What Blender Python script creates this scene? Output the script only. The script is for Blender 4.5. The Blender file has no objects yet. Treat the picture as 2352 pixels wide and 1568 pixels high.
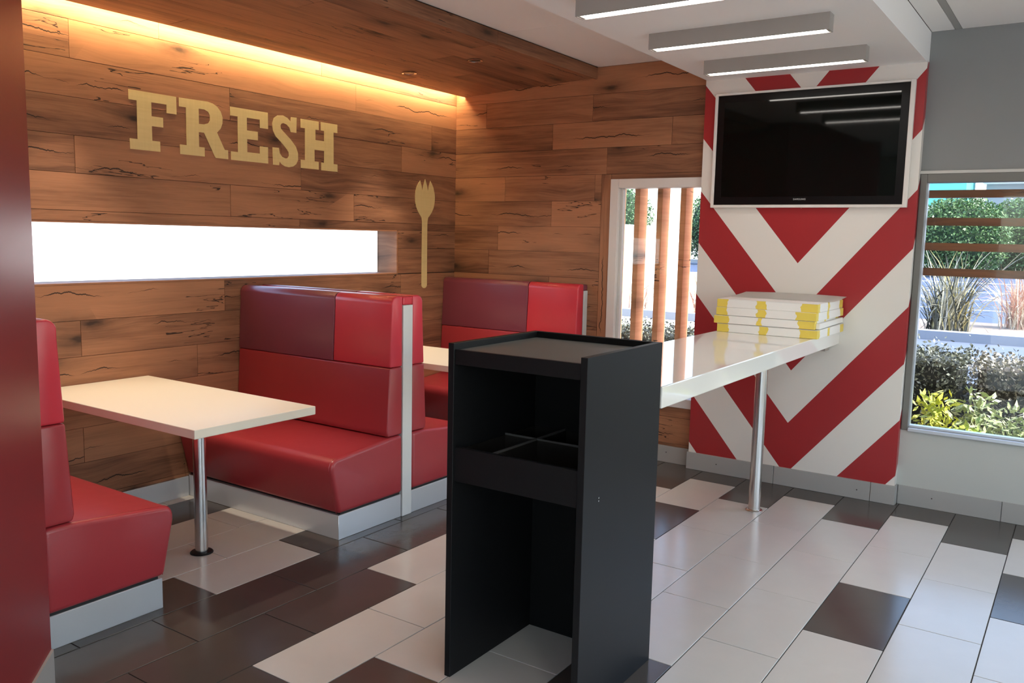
import bpy, bmesh, math, random
from mathutils import Vector, Matrix
random.seed(7)
S = bpy.context.scene
COL = S.collection
R = math.radians

# ------------------------------------------------------------------ camera
YAW, PIT, ROL, FPX, EYE = R(34.090), R(6.9563), R(1.2595), 1954.55, 1.57
cam_d = bpy.data.cameras.new('camera'); cam = bpy.data.objects.new('camera', cam_d); COL.objects.link(cam)
fw = Vector((-math.sin(YAW)*math.cos(PIT), math.cos(YAW)*math.cos(PIT), -math.sin(PIT)))
rt = Vector((math.cos(YAW), math.sin(YAW), 0)); up = rt.cross(fw)
r2 = rt*math.cos(ROL) + up*math.sin(ROL); u2 = -rt*math.sin(ROL) + up*math.cos(ROL)
M = Matrix((r2, u2, -fw)).transposed().to_4x4(); M.translation = Vector((0, 0, EYE))
cam.matrix_world = M
cam_d.sensor_width = 36.0; cam_d.lens = FPX*36/2352; cam_d.clip_start = .05; cam_d.clip_end = 300
S.camera = cam

# ------------------------------------------------------------------ sky, sun, exposure
SUN_EL, SUN_AZ = R(52), R(4)          # the sun stands over the +x side of the building
w = bpy.data.worlds.new('sky'); S.world = w; w.use_nodes = True
nt = w.node_tree; nt.nodes.clear()
sky = nt.nodes.new('ShaderNodeTexSky'); sky.sky_type = 'NISHITA'; sky.sun_disc = False
sky.sun_elevation = SUN_EL; sky.sun_rotation = R(86); sky.air_density = 1.0; sky.dust_density = 1.6; sky.ozone_density = 1.2
bg = nt.nodes.new('ShaderNodeBackground'); bg.inputs[1].default_value = 0.24
wo = nt.nodes.new('ShaderNodeOutputWorld')
nt.links.new(sky.outputs[0], bg.inputs[0]); nt.links.new(bg.outputs[0], wo.inputs[0])
sd = bpy.data.lights.new('sun', 'SUN'); sd.energy = 2.9; sd.angle = R(.6); sd.color = (1, .95, .86)
so = bpy.data.objects.new('sun', sd); COL.objects.link(so)
so.rotation_euler = Vector((math.cos(SUN_AZ)*math.cos(SUN_EL), math.sin(SUN_AZ)*math.cos(SUN_EL), math.sin(SUN_EL))).to_track_quat('Z', 'Y').to_euler()
S.view_settings.view_transform = 'Standard'; S.view_settings.look = 'None'
S.view_settings.exposure = 1.8; S.view_settings.gamma = 1; S.view_settings.use_curve_mapping = False
S.cycles.use_denoising = True
S.cycles.max_bounces = 10; S.cycles.diffuse_bounces = 6; S.cycles.glossy_bounces = 5
S.cycles.transparent_max_bounces = 12; S.cycles.transmission_bounces = 6
S.cycles.caustics_reflective = False; S.cycles.caustics_refractive = False
S.cycles.sample_clamp_indirect = 6.0
SPOT_W = 20.0
LED_WARM, LED_COOL, FILL_GLOW = 7.5, 6.0, 3.5

# ------------------------------------------------------------------ materials
def srgb(r, g, b):
    f = lambda c: (c/255)/12.92 if c/255 <= .04045 else ((c/255+.055)/1.055)**2.4
    return (f(r), f(g), f(b), 1)
def new_mat(name):
    m = bpy.data.materials.new(name); m.use_nodes = True
    n = m.node_tree.nodes; b = n['Principled BSDF']
    return m, m.node_tree, b
def N(nt, t, **kw):
    n = nt.nodes.new(t)
    for k, v in kw.items(): setattr(n, k, v)
    return n
def val(nt, sock, v):
    if hasattr(v, 'outputs') or isinstance(v, bpy.types.NodeSocket): nt.links.new(v, sock)
    else: sock.default_value = v
def math_(nt, op, a, b=None, c=None):
    n = N(nt, 'ShaderNodeMath', operation=op)
    for i, x in enumerate((a, b, c)):
        if x is not None: val(nt, n.inputs[i], x)
    return n.outputs[0]
def mixc(nt, f, a, b, blend='MIX'):
    n = N(nt, 'ShaderNodeMix', data_type='RGBA', blend_type=blend)
    val(nt, n.inputs[0], f); val(nt, n.inputs[6], a); val(nt, n.inputs[7], b)
    return n.outputs[2]
def ramp(nt, f, stops):
    n = N(nt, 'ShaderNodeValToRGB'); cr = n.color_ramp
    while len(cr.elements) < len(stops): cr.elements.new(.5)
    for e, (p, c) in zip(cr.elements, stops):
        e.position = p; e.color = c if len(c) == 4 else (*c, 1)
    val(nt, n.inputs[0], f); return n.outputs[0]
def noise(nt, vec, scale=5, detail=3, rough=.5, dist=0):
    n = N(nt, 'ShaderNodeTexNoise'); n.inputs['Scale'].default_value = scale; n.inputs['Detail'].default_value = detail
    n.inputs['Roughness'].default_value = rough; n.inputs['Distortion'].default_value = dist
    if vec is not None: nt.links.new(vec, n.inputs['Vector'])
    return n.outputs['Fac']
def vmath(nt, op, a, b):
    n = N(nt, 'ShaderNodeVectorMath', operation=op); val(nt, n.inputs[0], a); val(nt, n.inputs[1], b); return n.outputs[0]
def bump(nt, h, bsdf, strength=.2, dist=.002):
    b = N(nt, 'ShaderNodeBump'); b.inputs['Strength'].default_value = strength; b.inputs['Distance'].default_value = dist
    nt.links.new(h, b.inputs['Height']); nt.links.new(b.outputs[0], bsdf.inputs['Normal'])
def objco(nt): return N(nt, 'ShaderNodeTexCoord').outputs['Object']

def plain(name, col, rough=.5, metal=0, spec=.5, mottling=0, bmp=0, bscale=300):
    m, nt, b = new_mat(name)
    b.inputs['Roughness'].default_value = rough; b.inputs['Metallic'].default_value = metal
    b.inputs['Specular IOR Level'].default_value = spec
    b.inputs['Base Color'].default_value = col
    if mottling:
        f = noise(nt, objco(nt), 3.0, 4, .6)
        c2 = tuple(x*(1-mottling) for x in col[:3]) + (1,)
        nt.links.new(mixc(nt, f, col, c2), b.inputs['Base Color'])
    if bmp: bump(nt, noise(nt, objco(nt), bscale, 2), b, bmp, .001)
    return m

def wood(name, light, dark, hue_var=1.0, rough=.55, upright=False, knots=1.0):
    m, nt, b = new_mat(name)
    co = objco(nt)
    if upright:
        q0 = N(nt, 'ShaderNodeSeparateXYZ'); nt.links.new(co, q0.inputs[0]); q1 = N(nt, 'ShaderNodeCombineXYZ')
        nt.links.new(q0.outputs[2], q1.inputs[0]); nt.links.new(q0.outputs[1], q1.inputs[1])
        nt.links.new(math_(nt, 'ADD', q0.outputs[0], q0.outputs[1]), q1.inputs[2]); co = q1.outputs[0]
    oi = N(nt, 'ShaderNodeObjectInfo'); rnd = oi.outputs['Random']
    off = N(nt, 'ShaderNodeCombineXYZ')
    nt.links.new(math_(nt, 'MULTIPLY', rnd, 41.0), off.inputs[0]); nt.links.new(math_(nt, 'MULTIPLY', rnd, 17.0), off.inputs[1]); nt.links.new(math_(nt, 'MULTIPLY', rnd, 29.0), off.inputs[2])
    p = vmath(nt, 'ADD', co, off.outputs[0])
    # knots: distance to sparse points, lengthened along the grain
    kx = N(nt, 'ShaderNodeSeparateXYZ'); nt.links.new(p, kx.inputs[0]); kc = N(nt, 'ShaderNodeCombineXYZ')
    nt.links.new(math_(nt, 'MULTIPLY', kx.outputs[0], 1.35), kc.inputs[0]); nt.links.new(math_(nt, 'MULTIPLY', kx.outputs[2], 3.6), kc.inputs[1]); kv = kc.outputs[0]
    vo = N(nt, 'ShaderNodeTexVoronoi', feature='F1', voronoi_dimensions='2D'); vo.inputs['Scale'].default_value = 1.0; nt.links.new(kv, vo.inputs['Vector'])
    kd = math_(nt, 'ADD', vo.outputs['Distance'], math_(nt, 'MULTIPLY', noise(nt, vmath(nt, 'MULTIPLY', p, (14, 3, 40)), 1, 3), .12))
    ksel = math_(nt, 'GREATER_THAN', N_sep(nt, vo.outputs['Color']), .42)
    knot = math_(nt, 'MULTIPLY', ramp(nt, kd, [(.085, (1, 1, 1)), (.15, (.55, .55, .55)), (.26, (.22, .22, .22)), (.46, (0, 0, 0))]), ksel)
    swirl = math_(nt, 'MULTIPLY', ramp(nt, vo.outputs['Distance'], [(.0, (1, 1, 1)), (.35, (0, 0, 0))]), .035)
    sv = N(nt, 'ShaderNodeCombineXYZ'); nt.links.new(swirl, sv.inputs[2])
    pg = vmath(nt, 'ADD', p, sv.outputs[0])
    g1 = noise(nt, vmath(nt, 'MULTIPLY', pg, (1.1, 1, 20)), 1, 6, .66, .35)
    g2 = noise(nt, vmath(nt, 'MULTIPLY', pg, (4, 1, 120)), 1, 3, .6, .2)
    g3 = noise(nt, vmath(nt, 'MULTIPLY', p, (.9, 1, 3.2)), 1, 3, .5, .5)
    tone = math_(nt, 'ADD', math_(nt, 'MULTIPLY', g1, .6), math_(nt, 'ADD', math_(nt, 'MULTIPLY', g2, .28), math_(nt, 'MULTIPLY', g3, .45)))
    tone = math_(nt, 'ADD', tone, math_(nt, 'MULTIPLY', math_(nt, 'SUBTRACT', math_(nt, 'FRACT', math_(nt, 'MULTIPLY', rnd, 7.31)), .5), .27*hue_var))
    base = ramp(nt, tone, [(.40, dark), (.56, tuple((a+c)/2 for a, c in zip(light, dark))), (.72, light), (.95, tuple(min(1, x*1.25) for x in light))])
    # small checks near the knots, and one long wandering crack in about half of the planks
    cn = noise(nt, vmath(nt, 'MULTIPLY', p, (1.1, 1, 13)), 1, 4, .55, .25)
    cr = math_(nt, 'LESS_THAN', math_(nt, 'ABSOLUTE', math_(nt, 'SUBTRACT', cn, .5)), .006)
    cm = math_(nt, 'GREATER_THAN', noise(nt, vmath(nt, 'MULTIPLY', p, (1.1, 1, 2.4)), 1.3, 2), .60)
    sz_ = N(nt, 'ShaderNodeSeparateXYZ'); nt.links.new(co, sz_.inputs[0])
    xn = N(nt, 'ShaderNodeCombineXYZ'); nt.links.new(math_(nt, 'ADD', sz_.outputs[0], math_(nt, 'MULTIPLY', rnd, 53)), xn.inputs[0])
    wob = noise(nt, xn.outputs[0], 3.2, 6, .62)
    c0 = math_(nt, 'ADD', .02, math_(nt, 'MULTIPLY', math_(nt, 'FRACT', math_(nt, 'MULTIPLY', rnd, 5.7)), .12))
    dz = math_(nt, 'ABSOLUTE', math_(nt, 'SUBTRACT', math_(nt, 'SUBTRACT', sz_.outputs[2], c0), math_(nt, 'MULTIPLY', math_(nt, 'SUBTRACT', wob, .5), .14)))
    wid = math_(nt, 'MULTIPLY', math_(nt, 'SUBTRACT', noise(nt, xn.outputs[0], 1.6, 3), .49), .05)
    has = math_(nt, 'GREATER_THAN', math_(nt, 'FRACT', math_(nt, 'MULTIPLY', rnd, 3.13)), .38)
    lc = math_(nt, 'MULTIPLY', math_(nt, 'LESS_THAN', dz, math_(nt, 'MINIMUM', wid, .0034)), has)
    crack = math_(nt, 'MAXIMUM', math_(nt, 'MULTIPLY', cr, cm), lc)
    c = mixc(nt, math_(nt, 'MULTIPLY', knot, .88*knots), base, (.018, .010, .007, 1))
    c = mixc(nt, math_(nt, 'MULTIPLY', crack, .9*knots), c, (.012, .007, .005, 1))
    nt.links.new(c, b.inputs['Base Color'])
    b.inputs['Roughness'].default_value = rough; b.inputs['Specular IOR Level'].default_value = .35
    h = math_(nt, 'SUBTRACT', math_(nt, 'ADD', math_(nt, 'MULTIPLY', g2, .6), g1), math_(nt, 'ADD', math_(nt, 'MULTIPLY', crack, 1.5), knot))
    bump(nt, h, b, .35, .0015)
    return m
def N_sep(nt, col):
    s = N(nt, 'ShaderNodeSeparateColor'); nt.links.new(col, s.inputs[0]); return s.outputs[0]

def tile_mat(name, a, b_, rough):
    m, nt, b = new_mat(name)
    co = objco(nt); rnd = N(nt, 'ShaderNodeObjectInfo').outputs['Random']
    off = N(nt, 'ShaderNodeCombineXYZ'); nt.links.new(math_(nt, 'MULTIPLY', rnd, 31.0), off.inputs[0])
    p = vmath(nt, 'ADD', co, off.outputs[0])
    n1 = noise(nt, p, 4.5, 5, .6, .4); n2 = noise(nt, p, 160, 2)
    f = math_(nt, 'ADD', math_(nt, 'MULTIPLY', n1, .8), math_(nt, 'MULTIPLY', rnd, .25))
    nt.links.new(mixc(nt, f, a, b_), b.inputs['Base Color'])
    nt.links.new(math_(nt, 'ADD', rough, math_(nt, 'MULTIPLY', n1, .10)), b.inputs['Roughness'])
    bump(nt, n2, b, .12, .0006)
    return m

def leather(name, col):
    m, nt, b = new_mat(name)
    co = objco(nt)
    n1 = noise(nt, co, 420, 2); n0 = noise(nt, co, 2.2, 3)
    nt.links.new(mixc(nt, math_(nt, 'MULTIPLY', n0, .35), col, tuple(x*.72 for x in col[:3])+(1,)), b.inputs['Base Color'])
    b.inputs['Roughness'].default_value = .30; b.inputs['Specular IOR Level'].default_value = .6
    vo = N(nt, 'ShaderNodeTexVoronoi'); vo.inputs['Scale'].default_value = 650; nt.links.new(co, vo.inputs['Vector'])
    h = math_(nt, 'ADD', math_(nt, 'MULTIPLY', vo.outputs['Distance'], .5), math_(nt, 'ADD', n1, math_(nt, 'MULTIPLY', noise(nt, co, 7, 2), 14)))
    bump(nt, h, b, .22, .0007)
    return m

def glow(name, col, s):
    m, nt, b = new_mat(name)
    b.inputs['Base Color'].default_value = (.8, .8, .8, 1)
    b.inputs['Emission Color'].default_value = col; b.inputs['Emission Strength'].default_value = s
    return m

def glass_mat():   # the index is turned round on the inner faces, so a thin pane never mirrors totally
    m = bpy.data.materials.new('window_glass'); m.use_nodes = True; nt = m.node_tree; nt.nodes.clear()
    t = N(nt, 'ShaderNodeBsdfTransparent'); t.inputs[0].default_value = (.97, .985, .98, 1)
    g = N(nt, 'ShaderNodeBsdfGlossy'); g.inputs['Roughness'].default_value = 0.0
    f = N(nt, 'ShaderNodeFresnel'); bf = N(nt, 'ShaderNodeNewGeometry').outputs['Backfacing']
    nt.links.new(math_(nt, 'ADD', math_(nt, 'MULTIPLY', bf, 1/1.4-1.4), 1.4), f.inputs[0])
    mx = N(nt, 'ShaderNodeMixShader'); o = N(nt, 'ShaderNodeOutputMaterial')
    nt.links.new(f.outputs[0], mx.inputs[0]); nt.links.new(t.outputs[0], mx.inputs[1]); nt.links.new(g.outputs[0], mx.inputs[2]); nt.links.new(mx.outputs[0], o.inputs[0])
    return m

WOOD = wood('reclaimed_oak', (.375, .172, .088, 1), (.115, .048, .026, 1))
SLATWOOD = wood('cedar_slat', (.95, .46, .24, 1), (.72, .30, .14, 1), .4, True, .0)
LOUV = wood('dark_louvre_timber', (.30, .115, .055, 1), (.12, .05, .03, 1), .4, False, .0)
TILE_L = tile_mat('pale_porcelain', (.66, .635, .59, 1), (.56, .54, .50, 1), .15)
TILE_D = tile_mat('charcoal_porcelain', (.062, .053, .047, 1), (.085, .074, .066, 1), .15)
GROUT = plain('dark_grout', (.05, .047, .043, 1), .9)
SEAT_RED = leather('red_vinyl', (.38, .036, .046, 1))
BRIGHT_RED = leather('bright_red_vinyl', (.66, .042, .066, 1))
BURGUNDY = leather('burgundy_vinyl', (.23, .050, .078, 1))
KICK = plain('satin_pale_laminate', (.70, .73, .76, 1), .30, .45, mottling=.05)
POST = plain('pale_post_laminate', (.68, .70, .69, 1), .35)
BLACKGAP = plain('black_shadow_strip', (.012, .012, .012, 1), .7)
STEEL = plain('brushed_steel', (.62, .60, .57, 1), .24, 1.0, bmp=.03, bscale=90)
CHROME = plain('polished_chrome', (.8, .8, .8, 1), .12, 1.0)
TABLE = plain('cream_laminate', (.88, .82, .70, 1), .28, mottling=.03)
STONE = plain('polished_white_stone', (.83, .82, .78, 1), .05, spec=.9, mottling=.05)
BLACK_LAM = plain('black_laminate', (.0085, .009, .010, 1), .45, spec=.22, mottling=.1, bmp=.05, bscale=500)
TRAY = plain('grey_tray_laminate', (.125, .13, .12, 1), .4, mottling=.12)
BLACK_IN = plain('black_interior', (.005, .005, .005, 1), .6, spec=.15)
WHITE_PAINT = plain('white_ceiling_paint', (.88, .86, .83, 1), .8)
BULK_PAINT = plain('white_bulkhead_paint', (.88, .87, .85, 1), .6)
GREY_PAINT = plain('grey_wall_paint', (.235, .24, .24, 1), .6, bmp=.05, bscale=120)
STONE_GREY = plain('lower_wall_grey', (.50, .51, .48, 1), .6, bmp=.05, bscale=120)
SKIRT = plain('grey_skirting_tile', (.40, .39, .37, 1), .42, mottling=.1)
RED_WALL = plain('dark_red_gloss_panel', (.235, .022, .026, 1), .38)
FRAME_GREY = plain('grey_metal_frame', (.17, .165, .15, 1), .45)
FRAME_WHITE = plain('white_window_frame', (.72, .69, .66, 1), .4)
SCREEN = plain('black_screen_glass', (.002, .0035, .003, 1), .045, spec=.35)
BEZEL = plain('black_gloss_bezel', (.003, .003, .0035, 1), .28, spec=.3)
LAMP_GREY = plain('grey_lamp_housing', (.36, .335, .305, 1), .45, 0)
GOLD = None
def gold_mat():
    m, nt, b = new_mat('pale_gold_paint')
    co = objco(nt)
    g = noise(nt, vmath(nt, 'MULTIPLY', co, (3, 3, 60)), 1, 4, .6)
    g2 = noise(nt, vmath(nt, 'MULTIPLY', co, (60, 60, 4)), 1, 2)
    f = math_(nt, 'ADD', math_(nt, 'MULTIPLY', g, .6), math_(nt, 'MULTIPLY', g2, .4))
    nt.links.new(mixc(nt, f, (.80, .64, .31, 1), (.60, .46, .20, 1)), b.inputs['Base Color'])
    b.inputs['Roughness'].default_value = .5
    return m
GOLD = gold_mat()
def stripe_mat():
    m, nt, b = new_mat('red_white_chevron_vinyl')
    g = N(nt, 'ShaderNodeNewGeometry'); sx = N(nt, 'ShaderNodeSeparateXYZ'); nt.links.new(g.outputs['Position'], sx.inputs[0])
    ax = math_(nt, 'ABSOLUTE', math_(nt, 'ADD', sx.outputs[0], 1.548))
    ax = math_(nt, 'ADD', ax, math_(nt, 'MAXIMUM', math_(nt, 'SUBTRACT', sx.outputs[1], 5.50), 0))
    v = math_(nt, 'SUBTRACT', sx.outputs[2], math_(nt, 'MULTIPLY', ax, 1.2))
    u = math_(nt, 'DIVIDE', math_(nt, 'SUBTRACT', v, .073), .6875)
    red = math_(nt, 'LESS_THAN', math_(nt, 'FRACT', math_(nt, 'ADD', u, 10.0)), .5)
    nt.links.new(mixc(nt, red, (.76, .73, .68, 1), (.36, .022, .026, 1)), b.inputs['Base Color'])
    b.inputs['Roughness'].default_value = .34
    return m
STRIPE = stripe_mat()
GLASS = glass_mat()
LED_STRIP = glow('warm_led_strip', (1, .76, .40, 1), LED_WARM*6)
TUBE = glow('white_led_diffuser', (1, .94, .86, 1), LED_COOL)
PANEL = glow('fill_panel_diffuser', (1, .97, .92, 1), FILL_GLOW)
DOWNLIGHT = plain('dark_lamp_reflector', (.08, .07, .06, 1), .3, .8)

# ------------------------------------------------------------------ mesh helpers
def link(name, me, mat=None, parent=None, loc=None, smooth=False):
    o = bpy.data.objects.new(name, me); COL.objects.link(o)
    if mat is not None:
        me.materials.clear()
        for mm in (mat if isinstance(mat, (list, tuple)) else [mat]): me.materials.append(mm)
    if parent: o.parent = parent
    if loc: o.location = loc
    if smooth:
        for p in me.polygons: p.use_smooth = True
        try: me.set_sharp_from_angle(angle=R(smooth if smooth is not True else 40))
        except Exception: pass
    return o
def tag(o, label=None, cat=None, group=None, kind=None):
    if label: o['label'] = label
    if cat: o['category'] = cat
    if group: o['group'] = group
    if kind: o['kind'] = kind
    return o
def empty(name, loc=(0, 0, 0)):
    o = bpy.data.objects.new(name, None); COL.objects.link(o); o.location = loc; o.empty_display_size = .1; return o
def finish(bm, name):
    bmesh.ops.recalc_face_normals(bm, faces=bm.faces)
    me = bpy.data.meshes.new(name); bm.to_mesh(me); bm.free(); return me
def add_box(bm, a, b):
    vs = [bm.verts.new((x, y, z)) for x in (a[0], b[0]) for y in (a[1], b[1]) for z in (a[2], b[2])]
    for f in ((0, 1, 3, 2), (4, 6, 7, 5), (0, 4, 5, 1), (2, 3, 7, 6), (0, 2, 6, 4), (1, 5, 7, 3)): bm.faces.new([vs[i] for i in f])
    return vs
def bev(bm, w, seg=2, ang=20):
    bmesh.ops.recalc_face_normals(bm, faces=bm.faces); bm.normal_update()
    es = [e for e in bm.edges if len(e.link_faces) == 2 and e.calc_face_angle(0) > R(ang)]
    bmesh.ops.bevel(bm, geom=es, offset=w, segments=seg, profile=.5, affect='EDGES', clamp_overlap=True)
def box(name, a, b, mat, parent=None, bevel=0, seg=2, origin=None):
    """a box between two corners; its origin sits at the lower corner"""
    o0 = Vector((min(a[0], b[0]), min(a[1], b[1]), min(a[2], b[2]))) if origin is None else Vector(origin)
    bm = bmesh.new(); add_box(bm, Vector(a)-o0, Vector(b)-o0)
    if bevel: bev(bm, bevel, seg)
    pl = parent.location if parent else Vector((0, 0, 0))
    return link(name, finish(bm, name), mat, parent, o0-pl)
def boxes(name, lst, mat, parent=None, bevel=0):
    bm = bmesh.new()
    for a, b in lst: add_box(bm, a, b)
    if bevel: bev(bm, bevel, 1)
    o = link(name, finish(bm, name), mat, parent)
    if parent: o.location = -parent.location
    return o
def prism(name, pts, axis, t0, t1, mat, parent=None, bevel=0, seg=3, round_=None, smooth=None, holes=None, side=None):
    """extrude a 2-D outline along an axis; pts are in the other two axes, in order"""
    def P(u, v, t): return {0: (t, u, v), 1: (u, t, v), 2: (u, v, t)}[axis]
    bm = bmesh.new()
    a = [bm.verts.new(P(u, v, t0)) for u, v in pts]; b = [bm.verts.new(P(u, v, t1)) for u, v in pts]
    n = len(pts)
    bm.faces.new(a[::-1]); bm.faces.new(b)
    for i in range(n): bm.faces.new((a[i], a[(i+1) % n], b[(i+1) % n], b[i]))
    bmesh.ops.recalc_face_normals(bm, faces=bm.faces)
    if bevel: bev(bm, bevel, seg)
    o = link(name, finish(bm, name), mat, parent, smooth=(smooth or 40) if bevel or smooth else False)
    if parent: o.location = -parent.location
    return o
def arc(cx, cy, r, a0, a1, n=5):
    return [(cx+r*math.cos(R(a0+(a1-a0)*i/n)), cy+r*math.sin(R(a0+(a1-a0)*i/n))) for i in range(n+1)]
def lathe(name, prof, mat, parent, loc, n=32):
    bm = bmesh.new(); rings = []
    for r, z in prof: rings.append([bm.verts.new((r*math.cos(2*math.pi*i/n), r*math.sin(2*math.pi*i/n), z)) for i in range(n)])
    for A, B in zip(rings, rings[1:]):
        for i in range(n): bm.faces.new((A[i], A[(i+1) % n], B[(i+1) % n], B[i]))
    bm.faces.new(rings[0][::-1]); bm.faces.new(rings[-1])
    pl = parent.location if parent else Vector((0, 0, 0))
    return link(name, finish(bm, name), mat, parent, Vector(loc)-pl, smooth=35)

# ------------------------------------------------------------------ floor
XW, YB, YG, PX0, PX1 = -4.354, 5.56, 5.56, -2.217, -.884
FX0, FX1, FY0, FY1 = XW, 3.4, -3.6, YB
fl = box('floor', (FX0-.2, FY0-.2, -.12), (FX1+.2, FY1+.2, -.004), GROUT); tag(fl, kind='structure')
TP = .3108; TL_ = .6075
dark = set()
def cell(n, k): return (n, k)
# column n spans x [-.236-TP*(n+1), -.236-TP*n]; even columns joint at 4.952, odd at 5.265; row k counts downward from the joint
def row_y(n, k):
    top = (5.265 if n % 2 else 4.952) - TL_*(k-1)
    return top-TL_, top          # k=0 is the cut tile against the back wall
DARK = {(1, 3), (-1, 2), (3, 5), (5, 2), (6, 6), (5, 6), (7, 5), (7, 6), (9, 1), (9, 2), (9, 3), (9, 4), (9, 6), (9, 7), (12, 4), (11, 7), (0, 8), (-3, 4), (-4, 2), (-6, 5), (2, 8), (1, 9), (12, 3), (12, 5), (6, 7), (5, 7), (7, 7), (10, 7), (4, 7)}
for k in range(0, 9):
    DARK.add((8, k))
for k in (2, 3): DARK.add((7, k)) if k == 5 else None
half = TP/2-.0012
mesh_cache = {}
def tile_at(x0, x1, y0, y1, mat, wh):
    key = (round(x1-x0, 3), round(y1-y0, 3), mat.name)
    if key not in mesh_cache:
        bm = bmesh.new(); add_box(bm, (0, 0, -.01), (x1-x0, y1-y0, 0)); bev(bm, .0012, 1)
        me = finish(bm, 'tile'); me.materials.append(mat); mesh_cache[key] = me
    o = bpy.data.objects.new('floor_tile', mesh_cache[key]); COL.objects.link(o); o.parent = fl
    o.location = Vector((x0, y0, random.uniform(-.0004, .0004))) - fl.location
    return o
for n in range(-8, 14):
    x1 = -.236-TP*n; x0 = x1-TP
    x0 = max(x0, XW+.003)
    if x1 < XW+.03: continue
    for k in range(0, 8):
        y0, y1 = row_y(n, k)
        if k == 0: isd = True; y1 = min(y1, YB-.001)
        else: isd = (n, k) in DARK
        if y1-y0 < .02 or y1 < 1.0: continue
        y1 = min(y1, YB-.001)
        tile_at(x0+.0021, x1-.0021, y0+.0021, y1-.0021, TILE_D if isd else TILE_L, fl)
# the floor out of view, plainly laid in pale tile
for n in range(-11, 13):
    x1 = -.236-TP*n; x0 = x1-TP
for (a, b) in (((XW, FY0, -.01), (FX1, .40, 0)), ((2.26, .40, -.01), (FX1, YB, 0))):
    o = box('floor_screed', a, b, TILE_L, fl); o.location = Vector(a) - fl.location

# ------------------------------------------------------------------ planks
def wood_plank(parent, x0, x1, z0, z1, face, where, thick=.016):
    """where='left': x means world y along the left wall; 'back': x means world x along the back wall"""
    L, Hh = x1-x0-.0022, z1-z0-.0022
    if L < .01 or Hh < .01: return
    proud = random.uniform(0, .0022)
    bm = bmesh.new(); add_box(bm, (0, -proud, 0), (L, thick, Hh))
    o = link('wood_plank', finish(bm, 'wood_plank'), WOOD, parent)
    if where == 'left':
        o.rotation_euler = (0, 0, R(90)); o.location = Vector((face, x0+.0011, z0+.0011)) - parent.location
    else:
        o.location = Vector((x0+.0011, face, z0+.0011)) - parent.location
    return o
ZS = [.12, .14, .33, .52, .71, .90, 1.09, 1.28, 1.47, 1.66, 1.85, 2.04, 2.23, 2.42, 2.61, 2.80]

# left wall with the slot window
WY0, WY1, WZ0, WZ1, WD = 1.2, 4.868, 1.276, 1.607, .20
bm = bmesh.new()
for a, b in (((XW-WD, FY0, 0), (XW-.018, YB+.3, WZ0)), ((XW-WD, FY0, WZ1), (XW-.018, YB+.3, 2.95)), ((XW-WD, FY0, WZ0), (XW-.018, WY0, WZ1)), ((XW-WD, WY1, WZ0), (XW-.018, YB+.3, WZ1))): add_box(bm, a, b)
wl = link('wall_left', finish(bm, 'wall_left'), plain('dark_batten_backing', (.03, .02, .015, 1), .9)); tag(wl, kind='structure')
LJ = {2.61: [1.6, 2.9, 4.1], 2.42: [1.5, 2.397, 4.42], 2.23: [1.7, 3.363, 5.25], 2.04: [2.3-.4, 3.75, 4.9], 1.85: [1.6, 2.404, 3.914], 1.66: [1.8, 3.355, 4.40],
      1.47: [1.55, 3.9], 1.28: [1.9], 1.09: [1.5, 3.30, 4.9], .90: [2.40, 3.9, 4.86], .71: [1.7, 3.1, 4.4], .52: [2.0, 3.5], .33: [2.392, 4.0], .14: [1.7, 3.0, 4.6], .12: [3.0]}
def rows(zs): return list(zip(zs, zs[1:]))
for z0, z1 in rows(ZS):
    js = sorted([.93] + [j for j in LJ.get(z0, []) if j > .95] + [YB])
    parts = [(z0, z1, False)]
    if z0 < WZ1 and z1 > WZ0:
        parts = []
        if z0 < WZ0: parts.append((z0, WZ0, False))
        parts.append((max(z0, WZ0), min(z1, WZ1), True))
        if z1 > WZ1: parts.append((WZ1, z1, False))
    for a, b, win in parts:
        for j0, j1 in zip(js, js[1:]):
            if win:
                if j0 < WY0: wood_plank(wl, j0, min(j1, WY0), a, b, XW, 'left')
                if j1 > WY1: wood_plank(wl, max(j0, WY1), j1, a, b, XW, 'left')
            else: wood_plank(wl, j0, j1, a, b, XW, 'left')
for o in wl.children: o.rotation_euler = (0, 0, R(90))
# planks run along local x and their thickness goes to local +y, which the 90 degree turn sends to -x

# slot window
w1 = empty('window_1', (XW-WD, 2.9, WZ0)); tag(w1, kind='structure')
for a, b in (((XW-WD, WY1-.014, WZ0), (XW-.001, WY1, WZ1)), ((XW-WD, WY0, WZ0), (XW-.001, WY0+.014, WZ1)),):
    box('reveal_board', a, b, WOOD, w1)
box('reveal_board', (XW-WD, WY0+.014, WZ0), (XW-.001, WY1-.014, WZ0+.01), WOOD, w1)
box('reveal_board', (XW-WD, WY0+.014, WZ1-.01), (XW-.001, WY1-.014, WZ1), WOOD, w1)
box('window_pane', (XW-WD+.01, WY0+.014, WZ0+.01), (XW-WD+.016, WY1-.014, WZ1-.01), GLASS, w1)

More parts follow.
